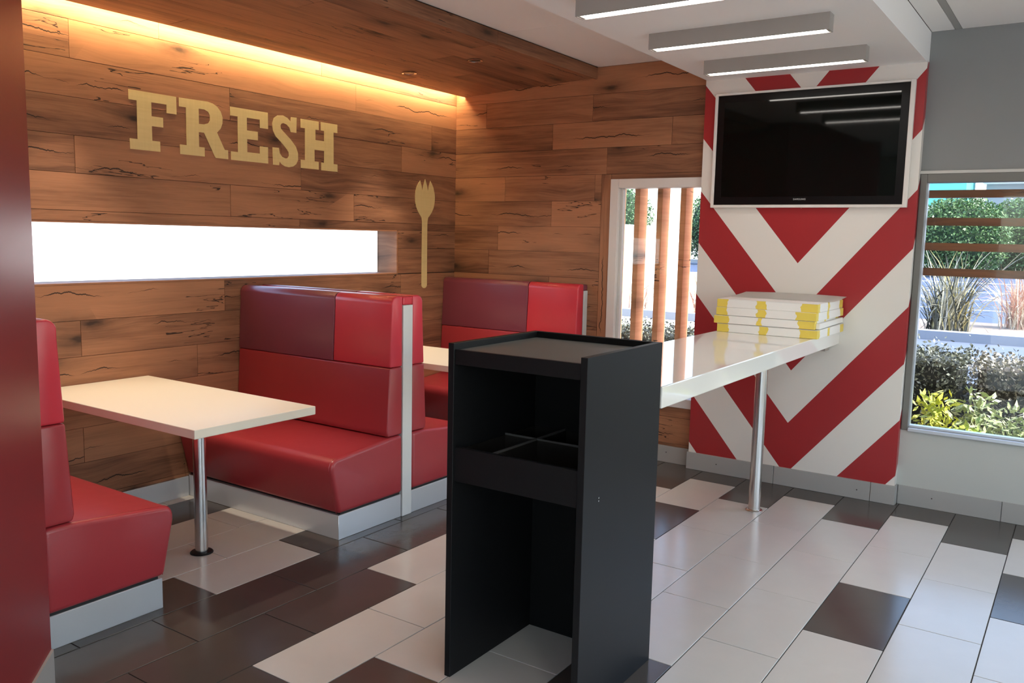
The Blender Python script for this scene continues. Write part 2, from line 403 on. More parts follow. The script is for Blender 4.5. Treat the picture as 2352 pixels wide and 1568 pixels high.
# back wall (wood part), slatted window opening
BX0, BX1, BZ0, BZ1 = -2.925, -2.19, .405, 2.004
VX0, VX1, VZ0, VZ1 = -.880, 2.40, .463, 1.993
bm = bmesh.new(); t0, t1 = YB+.018, YB+.15
for a, b in (((XW-.2, t0, 0), (BX0, t1, 2.95)), ((BX0, t0, 0), (BX1, t1, BZ0)), ((BX0, t0, BZ1), (BX1, t1, 2.95)), ((BX1, t0, 0), (-1.0, t1, 2.95))): add_box(bm, a, b)
wb = link('wall_back', finish(bm, 'wall_back'), bpy.data.materials['dark_batten_backing']); tag(wb, kind='structure')
BJ = {2.61: [], 2.42: [-4.05, -3.097], 2.23: [-3.434, -2.47], 2.04: [-2.967], 1.85: [-3.86, -3.06], 1.66: [-3.428], 1.47: [-3.92], 1.28: [-4.007], 1.09: [-3.435], .90: [-4.0], .71: [-3.5], .52: [-3.9, -3.1], .33: [-3.4], .14: [-3.7, -2.6], .12: [-3.2]}
TB0, TB1 = -3.005, BX0          # upright board beside the window
for z0, z1 in rows(ZS):
    js = [XW] + sorted(BJ.get(z0, [])) + [PX0+.02]
    for a, b, win in ([(z0, z1, False)] if z0 >= 2.039 or z1 <= BZ0 else ([(z0, BZ0, False)] if z0 < BZ0 else []) + [(max(z0, BZ0), min(z1, 2.04), True)]):
        for j0, j1 in zip(js, js[1:]):
            if win:
                if j0 < TB0: wood_plank(wb, j0, min(j1, TB0), a, b, YB, 'back')
            else: wood_plank(wb, j0, j1, a, b, YB, 'back')
bm = bmesh.new(); add_box(bm, (0, -.002, 0), (2.04-BZ0-.004, .016, TB1-TB0-.004))
tb = link('wood_plank', finish(bm, 'wood_plank'), WOOD, wb); tb.rotation_euler = (0, R(-90), 0); tb.location = (TB1-.002, YB, BZ0+.002)
bm = bmesh.new(); add_box(bm, (0, 0, 0), (PX0+.02-TB1, .016, .034)); o = link('wood_plank', finish(bm, 'wood_plank'), WOOD, wb); o.location = (TB1, YB, 2.005)

w2 = empty('window_2', (BX0, YB, BZ0)); tag(w2, kind='structure')
FWd = .066
box('window_frame', (BX0, YB-.016, BZ0), (BX0+FWd, YB+.10, BZ1), FRAME_WHITE, w2, .004)
box('window_frame', (BX0+FWd, YB-.016, BZ1-FWd), (BX1, YB+.10, BZ1), FRAME_WHITE, w2, .004)
box('window_frame', (BX0+FWd, YB-.016, BZ0), (BX1, YB+.10, BZ0+FWd), FRAME_WHITE, w2, .004)
box('window_bead', (BX0+FWd, YB+.02, BZ0+FWd), (BX0+FWd+.022, YB+.06, BZ1-FWd), FRAME_WHITE, w2, .003)
box('window_pane', (BX0+FWd, YB+.05, BZ0+FWd), (BX1, YB+.056, BZ1-FWd), GLASS, w2)

# grey wall right of the pillar
bm = bmesh.new()
for a, b in (((-1.0, t0-.018, 0), (FX1, t1, VZ0)), ((-1.0, t0-.018, VZ1), (FX1, t1, 2.95)), ((-1.0, t0-.018, VZ0), (VX0, t1, VZ1)), ((VX1, t0-.018, VZ0), (FX1, t1, VZ1))): add_box(bm, a, b)
wr = link('wall_back_right', finish(bm, 'wall_back_right'), GREY_PAINT); tag(wr, kind='structure')
lower = box('wall_panel', (-.886, YB-.004, .118), (FX1, YB+.001, VZ0-.002), STONE_GREY, wr)
w3 = empty('window_3', (VX0, YB, VZ0)); tag(w3, kind='structure')
box('window_head_trim', (VX0-.004, YB-.014, VZ1), (VX1+.02, YB+.01, VZ1+.018), plain('pale_trim', (.55, .54, .51, 1), .4), w3, .002)
box('window_frame', (VX0, YB-.012, VZ0), (VX0+.036, YB+.09, VZ1), FRAME_GREY, w3, .003)
box('window_frame', (VX1-.036, YB-.012, VZ0), (VX1, YB+.09, VZ1), FRAME_GREY, w3, .003)
box('window_frame', (VX0+.036, YB-.012, VZ1-.05), (VX1-.036, YB+.09, VZ1), FRAME_GREY, w3, .003)
ALU = plain('pale_aluminium', (.62, .65, .70, 1), .3, .5)
box('window_sill', (VX0+.036, YB-.022, VZ0-.006), (VX1-.036, YB+.09, VZ0+.016), ALU, w3, .004)
box('window_bead', (VX0+.036, YB+.01, VZ0+.016), (VX1-.036, YB+.06, VZ0+.030), ALU, w3, .003)
box('window_bead', (VX0+.036, YB+.02, VZ0+.03), (VX0+.041, YB+.06, VZ1-.05), ALU, w3)
box('mullion', (.86, YB, VZ0+.03), (.91, YB+.08, VZ1-.05), FRAME_GREY, w3, .003)
box('window_pane', (VX0+.036, YB+.045, VZ0+.016), (.86, YB+.051, VZ1-.05), GLASS, w3)
box('window_pane', (.91, YB+.045, VZ0+.016), (VX1-.036, YB+.051, VZ1-.05), GLASS, w3)

# striped pillar
bm = bmesh.new(); add_box(bm, (PX0, 5.50, .118), (PX1, t0, 2.63))
pil = link('wall_pillar', finish(bm, 'wall_pillar'), STRIPE); tag(pil, kind='structure')

# partition at the left edge of the picture
pts = [(-2.864, 1.43), (-2.05, .715), (-2.5, .30), (XW+.02, .30), (XW+.02, 1.43)]
part = prism('wall_partition', pts, 2, .122, 2.80, RED_WALL); tag(part, kind='structure')
pb = prism('baseboard_partition', [(-2.855, 1.434), (-2.03, .709), (-2.5, .27), (XW+.02, .27), (XW+.02, 1.434)], 2, 0, .122, SKIRT); tag(pb, kind='structure')

# skirting tiles
def skirt(name, segs):
    h = empty(name, (segs[0][0][0], segs[0][0][1], 0)); tag(h, kind='structure')
    for a, b in segs: box('skirting_tile', a, b, SKIRT, h, .0015, 1)
    return h
sk = skirt('baseboard_back', [((-2.995, YB-.010, 0), (PX0-.012, YB+.006, .119))])
sk2 = skirt('baseboard_pillar', [((PX0-.010, 5.488, 0), (-1.62, 5.502, .119)), ((-1.617, 5.488, 0), (-1.02, 5.502, .119)), ((-1.017, 5.488, 0), (PX1+.008, 5.502, .119)), ((PX1+.001, 5.503, 0), (PX1+.010, 5.549, .119))])
sk3 = skirt('baseboard_right', [((PX1+.012, YB-.010, 0), (-.317, YB, .119)), ((-.314, YB-.010, 0), (.283, YB, .119)), ((.286, YB-.010, 0), (.883, YB, .119)), ((.886, YB-.010, 0), (1.483, YB, .119)), ((1.486, YB-.010, 0), (3.3, YB, .119))])
SCREW = plain('dark_screw_head', (.05, .04, .035, 1), .5)
for h, x, y, z in ((sk, -2.405, YB-.010, .073), (sk2, -2.009, 5.488, .064), (sk2, -1.096, 5.488, .058), (sk3, -.681, YB-.010, .066)):
    bm = bmesh.new(); bmesh.ops.create_cone(bm, cap_ends=True, segments=10, radius1=.004, radius2=.004, depth=.003, matrix=Matrix.Rotation(R(90), 4, 'X'))
    link('screw', finish(bm, 'screw'), SCREW, h, Vector((x, y-.0005, z))-h.location)
sk4 = skirt('baseboard_left', [((XW-.002, 2.03, 0), (XW+.010, 3.015, .119)), ((XW-.002, 4.07, 0), (XW+.010, 5.015, .119))])
for c in sk4.children: c.data.materials[0] = KICK

# ------------------------------------------------------------------ ceiling
ce = boxes('ceiling', [((FX0-.2, FY0-.2, 2.812), (FX1+.2, YB+.2, 2.95))], plain('ceiling_void', (.25, .22, .2, 1), .9)); tag(ce, kind='structure')
def cpanel(x0, x1, y0, y1, m=WHITE_PAINT): return box('ceiling_panel', (x0+.002, y0+.002, 2.80), (x1-.002, y1-.002, 2.811), m, ce, .0015, 1)
ys = [YB, 4.37, 3.17, 1.97, .77, -.43, -1.63, FY0]
lamp_panels = []
for i, (b, a) in enumerate(zip(ys, ys[1:])):
    cpanel(-3.066, -2.20, a, b)
cpanel(-4.33, -3.07, FY0, -.25)
cpanel(-.885, -.762, FY0, YB); GSTRIP = plain('grey_ceiling_strip', (.36, .36, .34, 1), .6)
box('ceiling_strip', (-.762, FY0, 2.802), (-.727, YB, 2.811), GSTRIP, ce)
for x0, x1 in ((-.727, .47), (.47, 1.67), (1.67, FX1)):
    for a, b in ((FY0, -1.5), (-1.5, 1.9), (1.9, YB)):
        cpanel(x0, x1, a, b)
bk = box('ceiling_bulkhead', (-2.200, FY0, 2.622), (-.885, 5.50, 2.799), BULK_PAINT); tag(bk, kind='structure')
bk2 = box('bulkhead_end', (-2.200, 5.5005, 2.632), (-.885, YB+.01, 2.799), BULK_PAINT, bk)

# timber soffit over the booths with the light cove
SX0, SX1, SZ0, SZ1 = -4.272, -3.068, 2.676, 2.728
def sz(x): return SZ0+(SZ1-SZ0)*(x-SX0)/(SX1-SX0)
SY0 = -.2
so_ = prism('soffit', [(SX0+.004, SZ0+.016), (SX1-.016, SZ1+.014), (SX1-.016, 2.799), (SX1-.3, 2.799), (SX0+.004, SZ0+.032)], 1, SY0, YB-.001, bpy.data.materials['dark_batten_backing'])
tag(so_, kind='structure')
nb = 6; ang = math.atan2(SZ1-SZ0, SX1-SX0); bw = (SX1-SX0)/math.cos(ang)/nb
SJ = [[1.1, 2.9, 4.75], [.4, 2.2, 4.1], [1.5, 3.4, 4.9], [.8, 2.6, 4.4], [1.3, 3.1], [.6, 2.4, 4.316]]
for i in range(nb):
    js = [SY0]+SJ[i]+[YB-.002]
    for j0, j1 in zip(js, js[1:]):
        bm = bmesh.new(); add_box(bm, (0, -random.uniform(0, .0015), 0), (j1-j0-.0022, .014, bw-.002))
        o = link('soffit_board', finish(bm, 'soffit_board'), WOOD, so_)
        # local x -> world y, local z -> across the soffit, local -y -> down
        ex = Vector((0, 1, 0)); ez = Vector((math.cos(ang), 0, math.sin(ang))); ey = ez.cross(ex)
        mm = Matrix((ex, ey, ez)).transposed().to_4x4()
        if ey.z < 0: ez2 = -ez; ey = ez2.cross(ex); mm = Matrix((ex, ey, ez2)).transposed().to_4x4()
        xs = SX0+(i+(1 if mm.col[2].x < 0 else 0))*bw*math.cos(ang)
        mm.translation = Vector((xs, j0+.001, sz(xs))); o.matrix_local = mm
for j0, j1 in ((SY0, 1.9), (1.9, 4.31), (4.31, YB-.002)):
    bm = bmesh.new(); add_box(bm, (0, -.0, 0), (j1-j0-.002, .014, 2.798-SZ1+.012))
    o = link('fascia_board', finish(bm, 'fascia_board'), WOOD, so_)
    o.rotation_euler = (0, 0, R(90)); o.location = (SX1+.0, j0+.001, SZ1-.012+.0)
box('cove_lip', (SX0-.002, SY0, SZ0+.002), (SX0+.012, YB-.002, SZ0+.040), WOOD, so_)
tag(box('led_strip', (SX0-.012, -.1, SZ0+.010), (SX0-.003, YB-.01, SZ0+.024), LED_STRIP), 'warm white light strip glowing in the cove above the wood wall', 'light strip')
CW = plain('cove_inside', (.7, .62, .5, 1), .7)
# downlights
for i, (x, y, lab) in enumerate(((-3.44, 4.58, 'round recessed downlight in the timber soffit, nearer the white ceiling edge'), (-4.02, 4.60, 'round recessed downlight in the timber soffit, nearer the glowing cove'),
        (-3.44, 2.30, 'round recessed downlight over the near table, out of view, on the aisle side'), (-4.02, 2.30, 'round recessed downlight over the near table, out of view, on the wall side'))):
    d = empty('downlight', (x, y, sz(x)-.004)); tag(d, lab, 'downlight', 'recessed downlights in the timber soffit')
    d.rotation_euler = (0, -ang, 0)
    a = lathe('trim_ring', [(.036, 0), (.050, -.001), (.051, -.004), (.047, -.0055), (.038, -.003), (.036, 0)], CHROME, None, (0, 0, 0)); a.parent = d
    sl = bpy.data.lights.new('bulb', 'SPOT'); sl.energy = SPOT_W; sl.spot_size = R(64); sl.spot_blend = .6; sl.shadow_soft_size = .03; sl.color = (1, .86, .68)
    sb = bpy.data.objects.new('bulb', sl); COL.objects.link(sb); sb.parent = d; sb.location = (0, 0, -.012)
    b = lathe('lamp_reflector', [(.0005, -.0006), (.012, -.0022), (.020, -.0016), (.037, -.0008)], DOWNLIGHT, None, (0, 0, 0)); b.parent = d

# linear lamps under the bulkhead
def linear_lamp(y, label):
    x0, x1, h, wd = -1.985, -1.085, .085, .070
    if True: z1 = 2.622; z0 = z1-.078
    e = empty('linear_lamp', ((x0+x1)/2, y, z1)); tag(e, label, 'ceiling light', 'linear lamps under the white bulkhead')
    bm = bmesh.new()
    add_box(bm, (x0, y-wd/2, z0), (x1, y-wd/2+.004, z1)); add_box(bm, (x0, y+wd/2-.004, z0), (x1, y+wd/2, z1))
    add_box(bm, (x0+.004, y-wd/2+.004, z1-.01), (x1-.004, y+wd/2-.004, z1))
    for xx in (x0, x1-.004): add_box(bm, (xx, y-wd/2+.004, z0), (xx+.004, y+wd/2-.004, z1))
    o = link('housing', finish(bm, 'housing'), LAMP_GREY, e); o.location = -e.location
    pr = [(y-wd/2+.006, z0+.006), (y-wd/2+.006, z0+.02), (y+wd/2-.006, z0+.02), (y+wd/2-.006, z0+.006)] + [(y+wd/2-.006-(wd-.012)*t, z0+.006-.008*math.sin(math.pi*t)) for t in (.15, .3, .5, .7, .85)]
    prism('diffuser', pr, 0, x0+.03, x1-.03, TUBE, e, smooth=60)
    for xx in (x0+.004, x1-.018): box('end_cap', (xx, y-wd/2+.006, z0+.002), (xx+.014, y+wd/2-.006, z0+.02), LAMP_GREY, e, .002, 1)
    return e
linear_lamp(4.910, 'grey linear ceiling lamp closest to the screen on the striped pillar')
linear_lamp(4.160, 'grey linear ceiling lamp in the middle of the bulkhead row')
linear_lamp(3.410, 'grey linear ceiling lamp cut by the top edge of the photo')
# unseen panels added as fill light, behind and right of the camera
for x, y, wh in ((.9, 3.0, 'closest to the right-hand back window'), (.9, .2, 'straight above the place of the camera'), (2.5, 1.6, 'beside the middle window of the right wall'), (.9, -2.2, 'closest to the glazed front'), (2.5, -1.6, 'in the front right corner')):
    e = empty('fill_panel', (x, y, 2.80)); tag(e, 'added square fill light panel '+wh+', out of view', 'ceiling light', 'added fill light panels over the open floor')
    box('frame', (x-.31, y-.31, 2.785), (x+.31, y+.31, 2.80), LAMP_GREY, e); box('diffuser', (x-.29, y-.29, 2.782), (x+.29, y+.29, 2.7849), PANEL, e)

# ------------------------------------------------------------------ room shell out of view: right side glazed, front side glazed
def wall_with_holes(name, axis, t0, t1, u0, u1, holes, mat):
    lst = []; us = [u0]+[h for hh in holes for h in hh[:2]]+[u1]
    def B(ua, ub, za, zb):
        return ((t0, ua, za), (t1, ub, zb)) if axis == 0 else ((ua, t0, za), (ub, t1, zb))
    for a, b in zip(us[::2], us[1::2]): lst.append(B(a, b, 0, 2.95))
    for a, b, z0, z1 in holes: lst += [B(a, b, 0, z0), B(a, b, z1, 2.95)]
    o = boxes(name, lst, mat); tag(o, kind='structure'); return o
CREAM = plain('warm_white_wall', (.62, .58, .52, 1), .7)
RH_ = [(-2.9, -.4, .5, 2.35), (-.1, 2.5, .5, 2.35), (2.8, 5.1, .5, 2.35)]
wall_with_holes('wall_right', 0, FX1, FX1+.15, FY0, YB+.2, RH_, CREAM)
FH_ = [(-1.2, .9, .05, 2.35), (1.2, 3.1, .05, 2.35)]  # unseen front openings, added to let sky light into the room
wall_with_holes('wall_front', 1, FY0-.15, FY0, XW-.2, FX1+.2, FH_, CREAM)
for i, (a, b, z0, z1) in enumerate(RH_):
    o = empty('window_%d' % (4+i), (FX1, a, z0)); tag(o, kind='structure'); box('window_pane', (FX1+.07, a, z0), (FX1+.076, b, z1), GLASS, o)
    boxes('window_frame', [((FX1+.04, a, z0), (FX1+.11, a+.05, z1)), ((FX1+.04, b-.05, z0), (FX1+.11, b, z1)), ((FX1+.04, a+.05, z0), (FX1+.11, b-.05, z0+.05)), ((FX1+.04, a+.05, z1-.05), (FX1+.11, b-.05, z1))], FRAME_GREY, o)
for i, (a, b, z0, z1) in enumerate(FH_):
    o = empty('window_%d' % (7+i), (a, FY0, z0)); tag(o, kind='structure'); box('window_pane', (a, FY0-.08, z0), (b, FY0-.074, z1), GLASS, o)
cano = boxes('sun_block_canopy', [((FX1+.15, FY0-.3, 2.55), (FX1+2.0, YB+.3, 2.70))], FRAME_GREY); tag(cano, kind='structure')  # unseen overhang added to keep the sun out of the right windows
roof = boxes('roof', [((XW-.35, FY0-.3, 2.95), (FX1+.3, YB+.3, 3.2))], plain('roof_sheet', (.3, .3, .3, 1), .7)); tag(roof, kind='structure')

# ------------------------------------------------------------------ letters and spork
LET = {
'F': ([(2.709, 2.315), (2.998, 2.315), (2.998, 2.218), (2.935, 2.218), (2.935, 2.264), (2.842, 2.264), (2.842, 2.189), (2.912, 2.189), (2.912, 2.136), (2.842, 2.136), (2.842, 2.057), (2.890, 2.057), (2.890, 2.001), (2.709, 2.001), (2.709, 2.057), (2.755, 2.057), (2.755, 2.262), (2.709, 2.262)], None),
'R': ([(3.015, 2.315), (3.206, 2.318), (3.240, 2.312), (3.270, 2.298), (3.294, 2.273), (3.307, 2.240), (3.305, 2.205), (3.292, 2.174), (3.266, 2.148), (3.318, 2.053), (3.342, 2.053), (3.342, 2.000), (3.252, 2.000), (3.176, 2.137), (3.141, 2.137), (3.141, 2.053), (3.178, 2.053), (3.178, 2.001), (3.015, 2.001), (3.015, 2.055), (3.059, 2.055), (3.059, 2.266), (3.015, 2.266)], [(3.143, 2.270), (3.182, 2.270), (3.207, 2.260), (3.219, 2.242), (3.219, 2.213), (3.207, 2.195), (3.178, 2.185), (3.143, 2.184)]),
'E': ([(3.362, 2.312), (3.645, 2.312), (3.645, 2.212), (3.581, 2.212), (3.581, 2.262), (3.483, 2.262), (3.483, 2.186), (3.565, 2.186), (3.565, 2.134), (3.483, 2.134), (3.483, 2.055), (3.580, 2.055), (3.580, 2.100), (3.643, 2.100), (3.643, 1.999), (3.363, 1.999), (3.363, 2.049), (3.415, 2.049), (3.415, 2.260), (3.362, 2.260)], None),
'S': ([(3.879, 2.311), (3.876, 2.214), (3.828, 2.214), (3.818, 2.242), (3.796, 2.258), (3.770, 2.264), (3.752, 2.258), (3.744, 2.244), (3.748, 2.226), (3.777, 2.204), (3.829, 2.166), (3.871, 2.125), (3.888, 2.085), (3.888, 2.042), (3.872, 2.014), (3.845, 1.997), (3.811, 1.990), (3.778, 1.993), (3.752, 2.004), (3.734, 2.020), (3.730, 1.996), (3.681, 1.996), (3.680, 2.104), (3.730, 2.105), (3.736, 2.072), (3.756, 2.051), (3.782, 2.043), (3.800, 2.046), (3.812, 2.062), (3.810, 2.084), (3.796, 2.102), (3.755, 2.138), (3.704, 2.176), (3.684, 2.210), (3.679, 2.253), (3.692, 2.286), (3.722, 2.306), (3.765, 2.311), (3.802, 2.300), (3.828, 2.280), (3.832, 2.309)], None),
'H': ([(3.913, 2.309), (4.070, 2.309), (4.070, 2.254), (4.040, 2.254), (4.040, 2.186), (4.118, 2.186), (4.118, 2.254), (4.089, 2.254), (4.089, 2.309), (4.240, 2.309), (4.240, 2.253), (4.204, 2.253), (4.204, 2.042), (4.240, 2.042), (4.240, 1.992), (4.091, 1.992), (4.091, 2.043), (4.118, 2.043), (4.118, 2.122), (4.031, 2.122), (4.031, 2.045), (4.068, 2.045), (4.068, 1.994), (3.912, 1.994), (3.912, 2.047), (3.949, 2.047), (3.949, 2.252), (3.913, 2.252)], None)}
def flat_shape(name, outline, hole, x0, x1, mat, parent):
    cu = bpy.data.curves.new(name, 'CURVE'); cu.dimensions = '2D'; cu.fill_mode = 'BOTH'; cu.extrude = (x1-x0)/2
    for pts in [outline] + ([hole] if hole else []):
        sp = cu.splines.new('POLY'); sp.points.add(len(pts)-1); sp.use_cyclic_u = True
        for q, (y, z) in zip(sp.points, pts): q.co = (y, z, 0, 1)
    tmp = bpy.data.objects.new('tmp', cu); COL.objects.link(tmp)
    me = bpy.data.meshes.new_from_object(tmp.evaluated_get(bpy.context.evaluated_depsgraph_get()))
    bpy.data.objects.remove(tmp); bpy.data.curves.remove(cu)
    me.transform(Matrix(((0, 0, 1, (x0+x1)/2), (1, 0, 0, 0), (0, 1, 0, 0), (0, 0, 0, 1))))
    o = link(name, me, mat, parent)
    if parent: o.location = -parent.location
    return o
sign = empty('wall_lettering', (XW+.004, 3.47, 2.0)); tag(sign, 'pale gold slab lettering FRESH on the wood plank wall', 'lettering')
for ch in 'FRESH':
    flat_shape('letter', LET[ch][0], LET[ch][1], XW+.0015, XW+.0045, GOLD, sign)
SP = [(5.114, 1.992), (5.131, 1.951), (5.140, 1.909), (5.149, 1.952), (5.173, 2.007), (5.197, 1.955), (5.211, 1.911), (5.219, 1.956), (5.235, 1.998), (5.256, 1.975), (5.275, 1.945), (5.290, 1.90), (5.294, 1.870), (5.291, 1.83), (5.280, 1.79), (5.258, 1.755), (5.235, 1.730), (5.213, 1.710), (5.206, 1.680), (5.204, 1.649), (5.206, 1.183), (5.202, 1.172), (5.192, 1.163), (5.173, 1.159), (5.155, 1.163), (5.144, 1.172), (5.140, 1.183), (5.141, 1.648), (5.140, 1.680), (5.134, 1.710), (5.112, 1.733), (5.088, 1.760), (5.070, 1.79), (5.058, 1.83), (5.056, 1.868), (5.061, 1.91), (5.075, 1.945), (5.092, 1.970)]
spk = flat_shape('spork_emblem', SP, None, XW+.0015, XW+.0045, GOLD, None); tag(spk, 'pale gold spork shape on the wood wall right of the slot window', 'wall decoration')

# ------------------------------------------------------------------ booth benches
BXE, BXW = -3.090, XW+.003
def bench(name, f, label, caps, upper_label=None, post=None, post_first=True):
    """f maps the profile's y (as drawn for a bench that faces -y, back at 3.50) to world y"""
    e = empty(name, ((BXE+BXW)/2, f(3.26), 0)); tag(e, label, 'bench', 'red booth benches along the wood wall')
    def prof(p): return [(f(y), z) for y, z in p]
    seat = [(3.012, .141), (2.962, .370)] + [(y, z) for y, z in arc(3.010, .386, .048, 175, 95, 6)] + [(3.07, .440), (3.25, .456), (3.398, .470), (3.497, .470), (3.497, .141)]
    prism('seat', prof(seat), 0, BXW, BXE+.004, SEAT_RED, e, bevel=.020, seg=5, smooth=50)
    low = [(3.384, .474), (3.376, .50), (3.398, .852), (3.497, .852), (3.497, .474)]
    prism('backrest_lower', prof(low), 0, BXW, BXE, SEAT_RED, e, bevel=.010, seg=3, smooth=50)
    upp = [(3.398, .854), (3.414, 1.165)] + [(y, z) for y, z in arc(3.458, 1.196, .046, 165, 88, 6)] + [(3.497, 1.240), (3.497, .854)]
    prism('backrest_upper', prof(upp), 0, BXW, -3.530, BURGUNDY, e, bevel=.004, seg=2, smooth=50)['label'] = 'burgundy upper back panel'
    prism('backrest_upper', prof(upp), 0, -3.528, BXE, BRIGHT_RED, e, bevel=.012, seg=3, smooth=50)['label'] = 'bright red upper back panel'
    prism('shadow_gap', prof([(3.035, .130), (3.035, .142), (3.49, .142), (3.49, .130)]), 0, BXW, BXE-.012, BLACKGAP, e)
    prism('kick_panel', prof([(3.018, 0), (3.018, .130), (3.497, .130), (3.497, 0)]), 0, BXW, BXE-.006, KICK, e, bevel=.002, seg=1)
    def piping(pp, x, nm):
        bm = bmesh.new(); prev = None; pq = prof(pp); cy = sum(a for a, b in pq)/len(pq); cz = sum(b for a, b in pq)/len(pq)
        for i, (y, z) in enumerate(pq):
            n = Vector((0, y-cy, z-cz)).normalized(); c = Vector((x, y, z))+n*.0006; r = .0024
            cur = [bm.verts.new(c+d) for d in (Vector((r, 0, 0)), n*r, Vector((-r, 0, 0)), -n*r)]
            if prev:
                for k in range(4): bm.faces.new((prev[k], prev[(k+1) % 4], cur[(k+1) % 4], cur[k]))
            prev = cur
        o = link(nm, finish(bm, nm), SEAT_RED, e, smooth=80); o.location = -e.location
    piping(seat[:-2], BXE-.016, 'seat_piping')
    return e
idn = lambda y: y
b1 = bench('booth_bench', lambda y: 5.030-y, 'red booth bench beside the dark red partition, facing the screen side', True)
b2 = bench('booth_bench', idn, 'red booth bench with burgundy upper back beside the near table, facing the camera side', True)
b3 = bench('booth_bench', lambda y: 7.080-y, 'red booth bench backing onto the one by the near table, hidden by the black stand', True)
b4 = bench('booth_bench', lambda y: y+2.0, 'red booth bench against the far wood wall, beside the slatted window', True)
for e, ya, yb in ((b1, 1.445, 1.525), (b3, 3.502, 3.580), (b4, 5.502, YB-.004)):
    box('end_post', (BXW+.01, ya, 0 if e is not b4 else .0), (BXE, yb, 1.190), POST, e, .002, 1)
    box('top_cap', (BXW+.01, ya-.01 if e is b1 else ya, 1.191), (BXE-.002, yb, 1.236), BRIGHT_RED if e is not b4 else BURGUNDY, e, .008, 2)

# ------------------------------------------------------------------ booth tables
def booth_table(y0, label):
    x0, x1 = XW+.012, -2.992
    e = empty('booth_table', ((x0+x1)/2, y0+.33, 0)); tag(e, label, 'table', 'cream booth tables')
    box('table_top', (x0, y0, .716), (x1, y0+.662, .756), TABLE, e, .003, 2)
    cx, cy = -3.503, y0+.385
    lathe('leg', [(.0305, .012), (.0305, .715)], STEEL, e, (cx, cy, 0))
    lathe('floor_flange', [(.055, 0.0005), (.055, .004), (.050, .009), (.032, .011)], BLACK_LAM, e, (cx, cy, 0))
    lathe('mounting_plate', [(.09, .708), (.09, .7155)], BLACK_LAM, e, (cx, cy, 0))
    box('wall_bracket', (x0, y0+.2, .672), (x0+.04, y0+.46, .7155), STEEL, e, .002, 1)
    return e
booth_table(2.108, 'cream booth table with steel leg between the two near red benches')
booth_table(4.180, 'cream booth table mostly hidden behind the black stand')

# ------------------------------------------------------------------ screen on the pillar
tv = empty('wall_screen', (-1.541, 5.49, 2.17)); tag(tv, 'black flat screen set in a white frame on the striped pillar', 'screen')
fx0, fx1, fz0, fz1 = -2.136, -.932, 1.796, 2.530
WHT = plain('white_frame_paint', (.74, .71, .67, 1), .35)
box('surround', (fx0, 5.470, fz0), (fx0+.020, 5.4995, fz1), WHT, tv, .002, 1); box('surround', (fx1-.026, 5.470, fz0), (fx1, 5.4995, fz1), WHT, tv, .002, 1)
box('surround', (fx0+.020, 5.470, fz1-.014), (fx1-.026, 5.4995, fz1), WHT, tv, .002, 1); box('surround', (fx0+.020, 5.470, fz0), (fx1-.026, 5.4995, fz0+.018), WHT, tv, .002, 1)
bx0, bx1, bz0, bz1 = fx0+.021, fx1-.027, fz0+.019, fz1-.015
bm = bmesh.new()
for a, b in (((bx0, 5.476, bz0), (bx0+.045, 5.4995, bz1)), ((bx1-.045, 5.476, bz0), (bx1, 5.4995, bz1)), ((bx0+.045, 5.476, bz0), (bx1-.045, 5.4995, bz0+.05)), ((bx0+.045, 5.476, bz1-.045), (bx1-.045, 5.4995, bz1))): add_box(bm, a, b)
o = link('bezel', finish(bm, 'bezel'), BEZEL, tv); o.location = -tv.location
box('screen_panel', (bx0+.045, 5.4775, bz0+.05), (bx1-.045, 5.498, bz1-.045), SCREEN, tv).rotation_euler = (R(.55), 0, 0)
tc = bpy.data.curves.new('badge', 'FONT'); tc.body = 'SAMSUNG'; tc.size = .0155; tc.align_x = 'CENTER'; tc.extrude = .0004; tc.space_character = 1.15
to = bpy.data.objects.new('tmp', tc); COL.objects.link(to)
me = bpy.data.meshes.new_from_object(to.evaluated_get(bpy.context.evaluated_depsgraph_get())); bpy.data.objects.remove(to)
o = link('badge', me, plain('silver_lettering', (.55, .55, .55, 1), .4), tv, Vector((-1.556, 5.4754, bz0+.028))-tv.location); o.rotation_euler = (R(90), 0, 0)

# ------------------------------------------------------------------ counter
ct = empty('bar_counter', (-1.555, 4.2, 0)); tag(ct, 'long polished white bar counter fixed to the striped pillar', 'counter')
box('worktop', (-1.845, 2.86, .957), (-1.265, 5.4985, 1.040), STONE, ct, .004, 2)
lathe('leg', [(.0345, .010), (.0345, .956)], STEEL, ct, (-1.534, 4.862, 0))
lathe('floor_flange', [(.050, .0005), (.050, .004), (.046, .008), (.036, .010)], STEEL, ct, (-1.534, 4.862, 0))
box('wall_bracket', (-1.36, 5.40, .915), (-1.32, 5.4985, .9565), LAMP_GREY, ct, .002, 1); box('wall_bracket', (-1.79, 5.40, .915), (-1.75, 5.4985, .9565), LAMP_GREY, ct, .002, 1)

